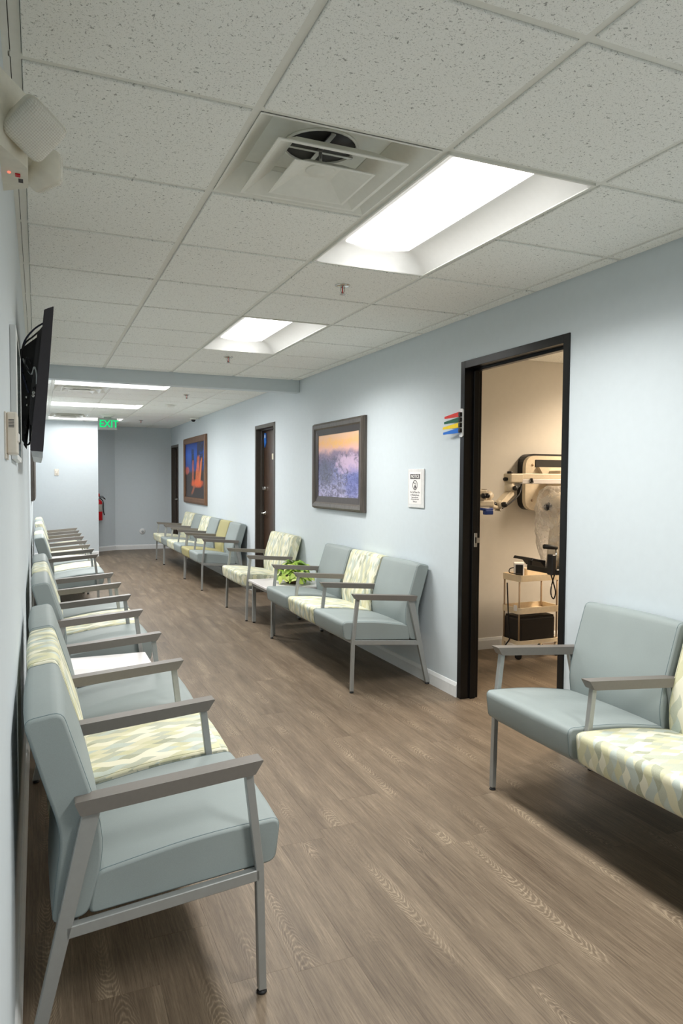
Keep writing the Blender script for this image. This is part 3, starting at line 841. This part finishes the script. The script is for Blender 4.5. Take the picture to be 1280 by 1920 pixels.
# ------------------------------------------------------------------ notice
nt_ = thing('wall_notice', 'clear plastic holder with a printed no cell phone notice', 'sign', (0, 0, 0))
NY0, NY1, NZ0, NZ1 = 2.415, 2.645, 1.215, 1.492; NX = XR-.002
link('holder', box(NX-.008, NX, NY0, NY1, NZ0, NZ1, .002), 'clear_holder', nt_)
link('paper', box(NX-.0092, NX-.008, NY0+.035, NY1-.02, NZ0+.025, NZ1-.022), 'paper_white', nt_)
bx_ = NX-.0095; ym = (NY0+NY1)/2+.008
XD, YD = (0, -1, 0), (0, 0, 1)
link('header_band', box(bx_, NX-.009, ym-.072, ym+.072, 1.420, 1.455), 'ink', nt_)
link('header_text', text_mesh('NOTICE', .034, (bx_-.0003, ym, 1.4375), XD, YD, .0003, .95, bold=.0006), 'paper_white', nt_)
def ring_yz(r0, r1, cy, cz, x):
    bm = bmesh.new(); n = 32
    a = [bm.verts.new((x, cy+r0*math.cos(2*PI*k/n), cz+r0*math.sin(2*PI*k/n))) for k in range(n)]
    b = [bm.verts.new((x, cy+r1*math.cos(2*PI*k/n), cz+r1*math.sin(2*PI*k/n))) for k in range(n)]
    for k in range(n): bm.faces.new((a[k], a[(k+1) % n], b[(k+1) % n], b[k]))
    r = bmesh.ops.extrude_face_region(bm, geom=list(bm.faces))
    for v in r['geom']:
        if isinstance(v, bmesh.types.BMVert): v.co.x += .0006
    return finish(bm)
link('prohibition_ring', ring_yz(.030, .036, ym, 1.376, bx_-.0006), 'ink', nt_)
link('prohibition_slash', prism([(ym+.026, 1.398), (ym+.022, 1.402), (ym-.026, 1.354), (ym-.022, 1.350)], bx_-.0008, NX-.009, 'yz'), 'ink', nt_)
link('phone_icon', prism(round_poly([(ym-.009, 1.350), (ym+.009, 1.350), (ym+.009, 1.392), (ym-.009, 1.392)], .003), bx_-.0004, NX-.009, 'yz'), 'ink', nt_)
link('phone_screen', box(bx_-.0009, bx_, ym-.006, ym+.006, 1.374, 1.388), 'paper_white', nt_)
for body, sz, zz in (('No Cell Phone Use', .0195, 1.325), ('in Waiting Room.', .0195, 1.305), ('Please turn your phone', .0115, 1.288), ('off and step outside to talk.', .0115, 1.275), ('Thank you.', .0150, 1.258)):
    link('printed_line', text_mesh(body, sz, (bx_, ym, zz), XD, YD, .0003, .9), 'ink', nt_)

# ------------------------------------------------------------------ coloured door flags
fl = thing('room_status_flags', 'red, green, yellow and blue plastic flags beside the exam room door', 'flags', (0, 0, 0))
link('mount_strip', prism(round_poly([(1.918, 1.688), (1.958, 1.688), (1.958, 1.868), (1.918, 1.868)], .016), XR-.016, XR-.008, 'yz'), 'clear_holder', fl)
for k, (c, L_) in enumerate((('flag_red', .150), ('flag_green', .155), ('flag_yellow', .170), ('flag_blue', .165))):
    z = 1.832-k*.034
    link('hinge_block', box(XR-.034, XR-.015, 1.925, 1.945, z-.014, z+.012, .002), 'black_plastic', fl)
    bm = bmesh.new()
    a = [bm.verts.new(p) for p in ((XR-.022, 1.940, z-.016), (XR-.032, 1.940, z-.016), (XR-.032, 1.940, z+.015), (XR-.022, 1.940, z+.015))]
    b = [bm.verts.new(p) for p in ((XR-.040, 1.940+L_, z-.020), (XR-.046, 1.940+L_, z-.020), (XR-.046, 1.940+L_, z-.006), (XR-.040, 1.940+L_, z-.006))]
    bm.faces.new(a); bm.faces.new(b)
    for q in range(4): bm.faces.new((a[q], a[(q+1) % 4], b[(q+1) % 4], b[q]))
    link('flag', finish(bm), c, fl)

# ------------------------------------------------------------------ far wall fittings
sw = thing('light_switch', 'small white switch plate on the bright end wall', 'switch', (.348, 11.609, 1.515))
link('plate', box(-.036, .036, -.008, 0, -.058, .058, .003), 'ivory_plastic', sw)
link('rocker', box(-.020, .020, -.016, -.007, -.030, .030, .003), 'ivory_plastic', sw)
hb = thing('door_stop', 'round white wall door stop low on the far wall', 'door stop', (1.955, YE-.001, .36))
link('base', lathe([(.058, 0), (.058, -.012), (.044, -.022), (.002, -.022)], 24, 'y'), 'white_trim', hb)
link('bumper', lathe([(.022, -.022), (.020, -.036), (.012, -.040), (.002, -.036)], 18, 'y'), 'silver_plastic', hb)
fe = thing('fire_extinguisher', 'red fire extinguisher on the angled wall behind the bright wall corner', 'extinguisher', (1.105, 12.357, .61))
link('tank', lathe([(.062, 0), (.068, .008), (.068, .33), (.060, .365), (.03, .395), (.024, .40), (.002, .40)], 24), 'red_enamel', fe)
link('label_band', lathe([(.0685, .17), (.0692, .172), (.0692, .305), (.0685, .307)], 24), 'extinguisher_label', fe)
link('valve', lathe([(.024, .40), (.024, .425), (.016, .435), (.016, .455), (.002, .455)], 14), 'steel', fe)
link('gauge', lathe([(.018, -.026), (.018, -.036), (.002, -.036)], 14, 'y'), 'chrome', fe, (0, 0, .425))
link('carry_handle', tube([(-.02, 0, .448), (.06, -.01, .442), (.11, -.015, .405)], .007, 6), 'black_plastic', fe)
link('squeeze_lever', tube([(-.02, 0, .462), (.07, -.01, .462), (.125, -.015, .40)], .007, 6), 'black_plastic', fe)
link('pin_cap', lathe([(.022, .455), (.022, .50), (.012, .515), (.002, .515)], 12), 'flag_red', fe)
link('hose', tube(smooth_path([(.02, -.03, .43), (.075, -.05, .36), (.078, -.05, .24), (.085, -.045, .16), (.10, -.04, .10)]), .010, 8), 'black_rubber', fe)
link('wall_bracket', box(-.03, .03, .05, .075, .05, .35, .003), 'steel', fe, None, (0, 0, .62))

# ------------------------------------------------------------------ left wall: emergency light
em = thing('emergency_light', 'cream twin-head emergency light high on the left wall', 'emergency light', (0, 0, 0))
link('housing', prism(round_poly([(XL, -.31), (.025, -.20), (.025, -.085), (XL, -.045)], [0, .008, .006, 0], 3), 2.092, 2.250, 'xy', bev=.0), 'fixture_cream', em)
link('status_led', lathe([(.0035, 0), (.003, -.002), (.001, -.0025)], 12), 'led_red', em, (-.014, -.165, 2.092))
link('test_button', box(-.002, .009, -.165, -.150, 2.0885, 2.0925, .001), 'red_enamel', em)
link('rating_label', box(.004, .014, -.135, -.112, 2.0915, 2.0925), 'ink', em)
def lamp_head(c, size, rot):
    h = size/2; M_ = Matrix.Translation(c) @ rot.to_4x4()
    bm = bmesh.new()
    rings = []
    for f, z in ((.45, .075), (.72, .070), (.92, .045), (1.0, .012), (1.0, 0)):
        rings.append([bm.verts.new((p.x, p.y, z*size/.13)) for p in round_poly([(-h*f, -h*f), (h*f, -h*f), (h*f, h*f), (-h*f, h*f)], h*.35*f, 4)])
    for a, b in zip(rings, rings[1:]):
        for k in range(len(a)): bm.faces.new((a[k], a[(k+1) % len(a)], b[(k+1) % len(a)], b[k]))
    bm.faces.new(rings[0]); bm.faces.new(rings[-1])
    me = finish(bm, True); o = link('lamp_head', me, 'fixture_cream', em); o.matrix_local = M_
    bm = bmesh.new(); rings = []
    for f, z in ((.97, .001), (.97, -.008), (.90, -.020), (.70, -.027), (.3, -.030)):
        rings.append([bm.verts.new((p.x, p.y, z*size/.13)) for p in round_poly([(-h*f, -h*f), (h*f, -h*f), (h*f, h*f), (-h*f, h*f)], h*.35*f, 4)])
    for a, b in zip(rings, rings[1:]):
        for k in range(len(a)): bm.faces.new((a[k], a[(k+1) % len(a)], b[(k+1) % len(a)], b[k]))
    bm.faces.new(rings[-1]); link('lens', finish(bm, True), 'ribbed_lens', o)
def aim(d, roll):
    """rotation whose -z looks along d"""
    return Vector(d).to_track_quat('-Z', 'Y').to_matrix() @ Matrix.Rotation(roll, 3, 'Z')
lamp_head((.040, -.275, 2.145), .100, aim((.20, -.70, -.62), .55))
lamp_head((.066, -.105, 2.128), .082, aim((.70, .62, -.15), .2))
link('swivel', tube([(.0, -.215, 2.16), (.03, -.245, 2.165)], .014, 10), 'fixture_cream', em)
link('swivel', tube([(.015, -.13, 2.137), (.045, -.12, 2.132)], .014, 10), 'fixture_cream', em)

# ------------------------------------------------------------------ left wall: thermostat, white frame, television
th = thing('thermostat', 'ivory wall thermostat with vent slots left of the television', 'thermostat', (XL, -.20, 1.51))
link('wall_plate', box(0, .004, -.012, .14, -.058, .046, .001), 'ivory_plastic', th)
link('body', box(.004, .026, 0, .12, -.047, .046, .003), 'ivory_plastic', th)
for k in range(6): link('vent_slot', box(.0085, .020, -.0006, .002, .024+k*.0032-.012, .0255+k*.0032-.012), 'ink', th)
link('dial', box(.024, .030, .01, .05, -.02, .0, .002), 'paper_white', th)
wf = thing('framed_poster', 'thin white framed dark poster seen edge-on behind the thermostat', 'picture', (0, 0, 0))
y0, y1, z0, z1 = .22, .76, 1.462, 1.830
link('frame', frame_mesh(y0, y1, z0, z1, XL+.001, 1, [(0, 0), (0, .015), (.012, .017), (.016, .012), (.016, .004)]), 'white_trim', wf)
link('print', quad_uv((XL+.0165, y0+.014, z0+.014), (0, y1-y0-.028, 0), (0, 0, z1-z0-.028)), 'picture_green', wf)

tv = thing('television', 'black flat television tilted forward on a left wall bracket', 'television', (0, 0, 0))
Y0, Y1 = .95, 1.90
pan = [(.100, 2.052), (.066, 2.036), (.012, 1.512), (.057, 1.508)]
link('panel', prism(round_poly(pan, .004, 2), Y0, Y1, 'xz'), 'tv_side', tv)
link('screen', prism([(.0965, 2.030), (.0985, 2.030), (.0600, 1.545), (.0580, 1.545)], Y0+.02, Y1-.02, 'xz'), 'black_plastic', tv)
link('rear_housing', prism(round_poly([(.064, 1.985), (.042, 1.955), (.009, 1.66), (.012, 1.61), (.026, 1.600)], .01, 2), Y0+.03, Y1-.03, 'xz'), 'tv_black', tv)
link('sound_bar', prism(round_poly([(.056, 1.508), (.016, 1.511), (.019, 1.490), (.055, 1.484)], .004, 2), Y0, Y1, 'xz'), 'silver_plastic', tv)
br = link('wall_bracket', boxes([(XL+.001, XL+.012, 1.02, 1.75, 1.60, 1.63), (XL+.001, XL+.012, 1.02, 1.75, 1.84, 1.87)], bev=.002), 'bracket_black', tv)
for yy in (1.06, 1.60):
    link('tilt_arm', prism([(XL+.010, 1.90), (.044, 1.955), (.050, 1.94), (.006, 1.66), (-.008, 1.54), (XL+.010, 1.56)], yy, yy+.018, 'xz'), 'bracket_black', tv)
for (zz, xx) in ((1.78, -.002), (1.72, .001), (1.69, .002)):
    link('screw', lathe([(.006, 0), (.005, -.004), (.001, -.004)], 10, 'y'), 'chrome', tv, (xx, 1.06, zz))
for k, zz in enumerate((1.745, 1.730, 1.718)):
    link('jack', lathe([(.006, 0), (.006, -.005), (.003, -.005), (.002, -.002)], 10, 'y'), ('black_plastic', 'steel', 'chrome')[k], tv, (.026+(zz-1.72)*.1, Y0+.0295, zz))
cabs = [[(.070, 1.00, 2.00), (.03, .98, 1.965), (-.005, 1.0, 1.915), (-.015, 1.02, 1.84), (.0, 1.0, 1.76), (.01, 1.0, 1.73)],
        [(.068, 1.02, 1.985), (.03, 1.0, 1.945), (-.008, 1.0, 1.90), (-.018, 1.02, 1.80), (-.02, 1.02, 1.68), (.0, 1.0, 1.60)],
        [(.02, 1.0, 1.84), (.005, .99, 1.86), (.0, .99, 1.83), (.018, .99, 1.80), (.026, .985, 1.76)],
        [(-.005, 1.02, 1.575), (-.004, .99, 1.54), (.004, .99, 1.535), (.012, 1.0, 1.55), (.012, 1.0, 1.62)],
        [(.035, .985, 1.74), (.038, .98, 1.80), (.030, .98, 1.825), (.018, .99, 1.80), (-.01, 1.02, 1.86)]]
for k, c in enumerate(cabs):
    link('cable', tube(smooth_path(c, 6), .0035, 6), ('cable_blue', 'cable_black', 'cable_black', 'cable_black', 'silver_plastic')[k], tv)

# ------------------------------------------------------------------ exam room: wall-mounted microscope
ms = thing('wall_microscope', 'cream wall-mounted operating microscope with jointed arm in exam room', 'microscope', (0, 0, 0))
def yplate(pts, y0, y1, r): return prism(round_poly(pts, r, 6), y0, y1, 'xz')
link('plate_rim', yplate([(3.775, 1.165), (4.46, 1.165), (4.46, 1.640), (3.775, 1.640)], 2.935, 3.018, .10), 'black_plastic', ms)
link('wall_plate', yplate([(3.765, 1.165), (4.44, 1.165), (4.44, 1.622), (3.765, 1.622)], 2.895, 2.936, .10), 'cream_enamel', ms)
link('slot', box(3.860, 4.30, 2.890, 2.896, 1.527, 1.590, .004), 'dark_recess', ms)
link('slot_lip', prism([(3.875, 1.527), (3.92, 1.462), (4.08, 1.462), (4.10, 1.527)], 2.86, 2.896, 'xz'), 'cream_enamel', ms)
for zz in (1.545, 1.248): link('screw', lathe([(.011, 0), (.010, -.005), (.001, -.005)], 12, 'y'), 'trolley_post', ms, (3.834, 2.895, zz))
link('arm_mount', box(3.98, 4.16, 2.72, 2.896, 1.33, 1.50, .01, 2), 'cream_enamel', ms)
link('main_beam', box(3.555, 4.30, 2.66, 2.74, 1.426, 1.470, .006, 2), 'cream_enamel', ms)
link('beam_cover', box(3.545, 4.30, 2.65, 2.70, 1.388, 1.426, .004), 'table_white', ms)
link('beam_catch', prism([(3.62, 1.432), (3.632, 1.434), (3.646, 1.398), (3.618, 1.396), (3.618, 1.404), (3.63, 1.406)], 2.635, 2.650, 'xz'), 'black_plastic', ms)
link('elbow_housing', box(3.437, 3.558, 2.65, 2.75, 1.398, 1.468, .008, 2), 'cream_enamel', ms)
link('cap_knob', lathe([(.022, 1.468), (.022, 1.486), (.002, 1.486)], 16), 'black_plastic', ms, (3.463, 2.70, 0))
link('side_knob', lathe([(.014, 0), (.016, -.02), (.012, -.03), (.002, -.03)], 14, 'x'), 'black_plastic', ms, (3.437, 2.70, 1.424))
link('brace', prism([(3.49, 1.398), (3.565, 1.398), (3.56, 1.37), (3.525, 1.345)], 2.69, 2.72, 'xz'), 'silver_plastic', ms)
link('lower_elbow', tube([(3.465, 2.70, 1.398), (3.460, 2.70, 1.36), (3.455, 2.69, 1.322)], [.038, .040, .036], 16), 'cream_enamel', ms)
link('arm_knob', lathe([(.018, 0), (.020, -.02), (.016, -.034), (.002, -.034)], 14, 'y'), 'black_plastic', ms, (3.478, 2.665, 1.353))
link('diagonal_arm', tube([(3.475, 2.70, 1.325), (3.38, 2.66, 1.268), (3.30, 2.62, 1.222)], .030, 4, flat=(.05, .05)), 'cream_enamel', ms)
link('lower_joint', tube([(3.325, 2.63, 1.240), (3.295, 2.61, 1.215), (3.290, 2.61, 1.180)], [.028, .030, .026], 14), 'cream_enamel', ms)
link('joint_knob', lathe([(.020, 0), (.022, -.025), (.018, -.045), (.002, -.045)], 14, 'y'), 'black_plastic', ms, (3.325, 2.60, 1.228))
link('joint_knob', lathe([(.018, 0), (.020, -.02), (.016, -.034), (.002, -.034)], 14, 'x'), 'black_plastic', ms, (3.262, 2.60, 1.230))
link('head_bracket', tube([(3.285, 2.61, 1.205), (3.22, 2.58, 1.215), (3.17, 2.56, 1.235)], .018, 10), 'cream_enamel', ms)
hdm = link('optical_head', box(3.045, 3.185, 2.50, 2.60, 1.215, 1.265, .012, 2), 'cream_enamel', ms)
link('prism_block', box(3.05, 3.125, 2.51, 2.59, 1.262, 1.345, .010, 2), 'cream_enamel', ms)
link('tilt_tube', tube([(3.125, 2.55, 1.275), (3.185, 2.55, 1.310)], [.034, .030], 14), 'cream_enamel', ms)
link('eyepiece', tube([(3.085, 2.51, 1.30), (3.065, 2.47, 1.295)], [.020, .017], 12), 'black_plastic', ms)
link('eyepiece', tube([(3.115, 2.51, 1.30), (3.100, 2.47, 1.30)], [.020, .017], 12), 'black_plastic', ms)
link('head_knob', lathe([(.020, 0), (.020, .020), (.002, .020)], 14), 'black_plastic', ms, (3.115, 2.54, 1.328))
link('blue_handle', tube([(3.03, 2.50, 1.205), (3.10, 2.50, 1.196), (3.165, 2.50, 1.200)], .010, 8), 'blue_plastic', ms)
link('blue_grip', box(3.090, 3.160, 2.48, 2.52, 1.158, 1.192, .006, 2), 'blue_plastic', ms)
link('cable', tube(smooth_path([(3.56, 2.68, 1.385), (3.52, 2.65, 1.31), (3.44, 2.63, 1.252), (3.37, 2.62, 1.215), (3.33, 2.61, 1.20)]), .006, 7), 'cable_black', ms)

# ------------------------------------------------------------------ exam room: trolley and what stands on it
tr = thing('utility_trolley', 'slim three-tier cream trolley against the exam room wall', 'trolley', (3.495, 2.60, 0))
TW, TD = .405, .23
def tray(z, h):
    bm = bmesh.new(); o = round_poly([(0, 0), (TW, 0), (TW, TD), (0, TD)], .035, 4); i_ = round_poly([(.008, .008), (TW-.008, .008), (TW-.008, TD-.008), (.008, TD-.008)], .03, 4)
    rg = lambda pts, zz: [bm.verts.new((p.x, p.y, zz)) for p in pts]
    R = [rg(o, z), rg(o, z+h), rg(i_, z+h), rg(i_, z+.008)]
    for a, b in zip(R, R[1:]):
        for k in range(len(a)): bm.faces.new((a[k], a[(k+1) % len(a)], b[(k+1) % len(a)], b[k]))
    bm.faces.new(R[0]); bm.faces.new(R[-1]); return finish(bm)
for z, h in ((.618, .050), (.362, .048), (.118, .030)): link('tray', tray(z, h), 'trolley_cream', tr)
for px, py in ((.018, .018), (TW-.018, .018), (.018, TD-.018), (TW-.018, TD-.018)):
    link('post', tube([(px, py, .13), (px, py, .66)], .007, 8), 'trolley_post', tr)
    link('wheel', lathe([(.012, -.010), (.028, -.010), (.028, .010), (.012, .010)], 16, 'y'), 'black_rubber', tr, (px, py, .0285))
    link('wheel_fork', box(px-.012, px+.012, py-.013, py+.013, .045, .118, .003), 'trolley_cream', tr)
link('side_label', box(-.004, 0, .02, .06, .385, .43, .001), 'paper_white', tr)
bb = thing('black_case', 'black boxy case on the lowest trolley tier', 'case', (3.517, 2.625, .128))
link('case_body', box(0, .355, 0, .19, 0, .195, .012, 2), 'box_black', bb)
link('case_lid', box(.006, .349, .004, .186, .192, .206, .004), 'box_black', bb)
link('front_panel', box(.03, .335, -.003, .001, .02, .175, .002), 'box_black', bb)
dv = thing('charger_unit', 'small white device with dark screen on the top trolley tier', 'device', (3.475, 2.70, .627), -.6)
link('body', box(.035, .115, .02, .11, 0, .132, .006, 2), 'paper_white', dv)
link('dark_screen', box(.048, .104, .0175, .0205, .022, .118, .002), 'dark_recess', dv)
link('cord', tube(smooth_path([(.036, .06, .09), (.005, .05, .08), (.0, .03, .055), (.03, .005, .05), (.09, .0, .045)]), .004, 6), 'cable_black', dv)
cb = tag(link('power_cord', tube(smooth_path([(3.470, 2.72, .60), (3.468, 2.70, .40), (3.470, 2.69, .25), (3.473, 2.68, .16), (3.45, 2.70, .10), (3.47, 2.68, .05), (3.46, 2.74, .012)]), .0055, 7), 'cable_black'),
         'black power cord hanging beside the trolley', 'cord')
lb = tag(link('document_box', box(3.66, 3.88, 2.71, 2.80, .627, .705, .006, 2), 'trolley_cream'), 'low cream box on the top trolley tier behind the device', 'box')

# ------------------------------------------------------------------ exam room: instrument table and covered instrument
it = thing('instrument_table', 'black instrument table with handle in front of the trolley', 'table', (0, 0, 0))
link('table_top', box(3.455, 4.05, 2.12, 2.46, .735, .775, .004), 'black_plastic', it)
link('side_shelf', prism([(3.296, .836), (3.38, .822), (3.42, .78), (3.425, .835), (3.31, .856)], 2.20, 2.42, 'xz', bev=.003), 'black_plastic', it)
link('shelf_bracket', prism([(3.296, .838), (3.318, .838), (3.314, .802), (3.300, .802)], 2.22, 2.24, 'xz'), 'black_plastic', it)
link('clamp_block', box(3.415, 3.452, 2.12, 2.18, .735, .885, .006), 'tv_black', it)
link('handle_post', tube([(3.458, 2.13, .776), (3.458, 2.13, .935)], .008, 10), 'chrome', it)
link('handle_grip', tube([(3.464, 2.13, .930), (3.42, 2.14, .938), (3.362, 2.15, .943)], [.012, .017, .017], 12), 'black_rubber', it)
link('chrome_post', tube([(3.605, 2.135, .776), (3.605, 2.135, .89)], .010, 10), 'chrome', it)
link('pedestal', tube([(3.93, 2.30, .02), (3.93, 2.30, .735)], .045, 16), 'steel', it)
link('pedestal_base', lathe([(.22, 0), (.22, .015), (.06, .03), (.002, .03)], 24), 'black_plastic', it, (3.93, 2.30, 0))
link('cord', tube(smooth_path([(3.54, 2.30, .75), (3.575, 2.30, .66), (3.60, 2.30, .58), (3.585, 2.30, .53), (3.56, 2.30, .56), (3.56, 2.30, .62), (3.60, 2.31, .72)]), .005, 7), 'cable_black', it)
ci = thing('covered_instrument', 'cream instrument under a clear plastic dust cover on the black table', 'instrument', (3.590, 2.315, .776))
link('column', tube([(.0, 0, .0), (.0, 0, .10), (.02, 0, .28), (.02, 0, .42)], [.055, .05, .05, .055], 16), 'cream_enamel', ci)
link('instrument_head', tube([(-.09, -.01, .46), (.0, 0, .47), (.12, .0, .47)], [.05, .085, .08], 16), 'cream_enamel', ci)
link('eyepiece', tube([(-.06, -.03, .46), (-.12, -.05, .44)], [.028, .024], 12), 'black_plastic', ci)
bm = bmesh.new(); rn = random.Random(5); rings = []
prof = [(.0, .085, .08, .0), (.03, .10, .09, .0), (.10, .125, .11, .01), (.17, .145, .12, .01), (.25, .155, .13, .012), (.31, .16, .13, .014), (.36, .150, .13, .014), (.42, .158, .135, .006), (.50, .150, .13, .004), (.56, .125, .11, .004), (.595, .07, .07, .003)]
for z, rx, ry, am in prof:
    ring = []
    for k in range(40):
        a = 2*PI*k/40
        q = 1+.07*math.sin(a*7+z*25)+.05*math.sin(a*13-z*40)+rn.uniform(-.02, .02)
        ring.append(bm.verts.new((.015+math.cos(a)*rx*q, math.sin(a)*ry*q, z+abs(am*math.sin(a*5))+.002)))
    rings.append(ring)
for a, b in zip(rings, rings[1:]):
    for k in range(40): bm.faces.new((a[k], a[(k+1) % 40], b[(k+1) % 40], b[k]))
bm.faces.new(rings[-1]); link('dust_cover', finish(bm, True), 'clear_plastic_bag', ci)
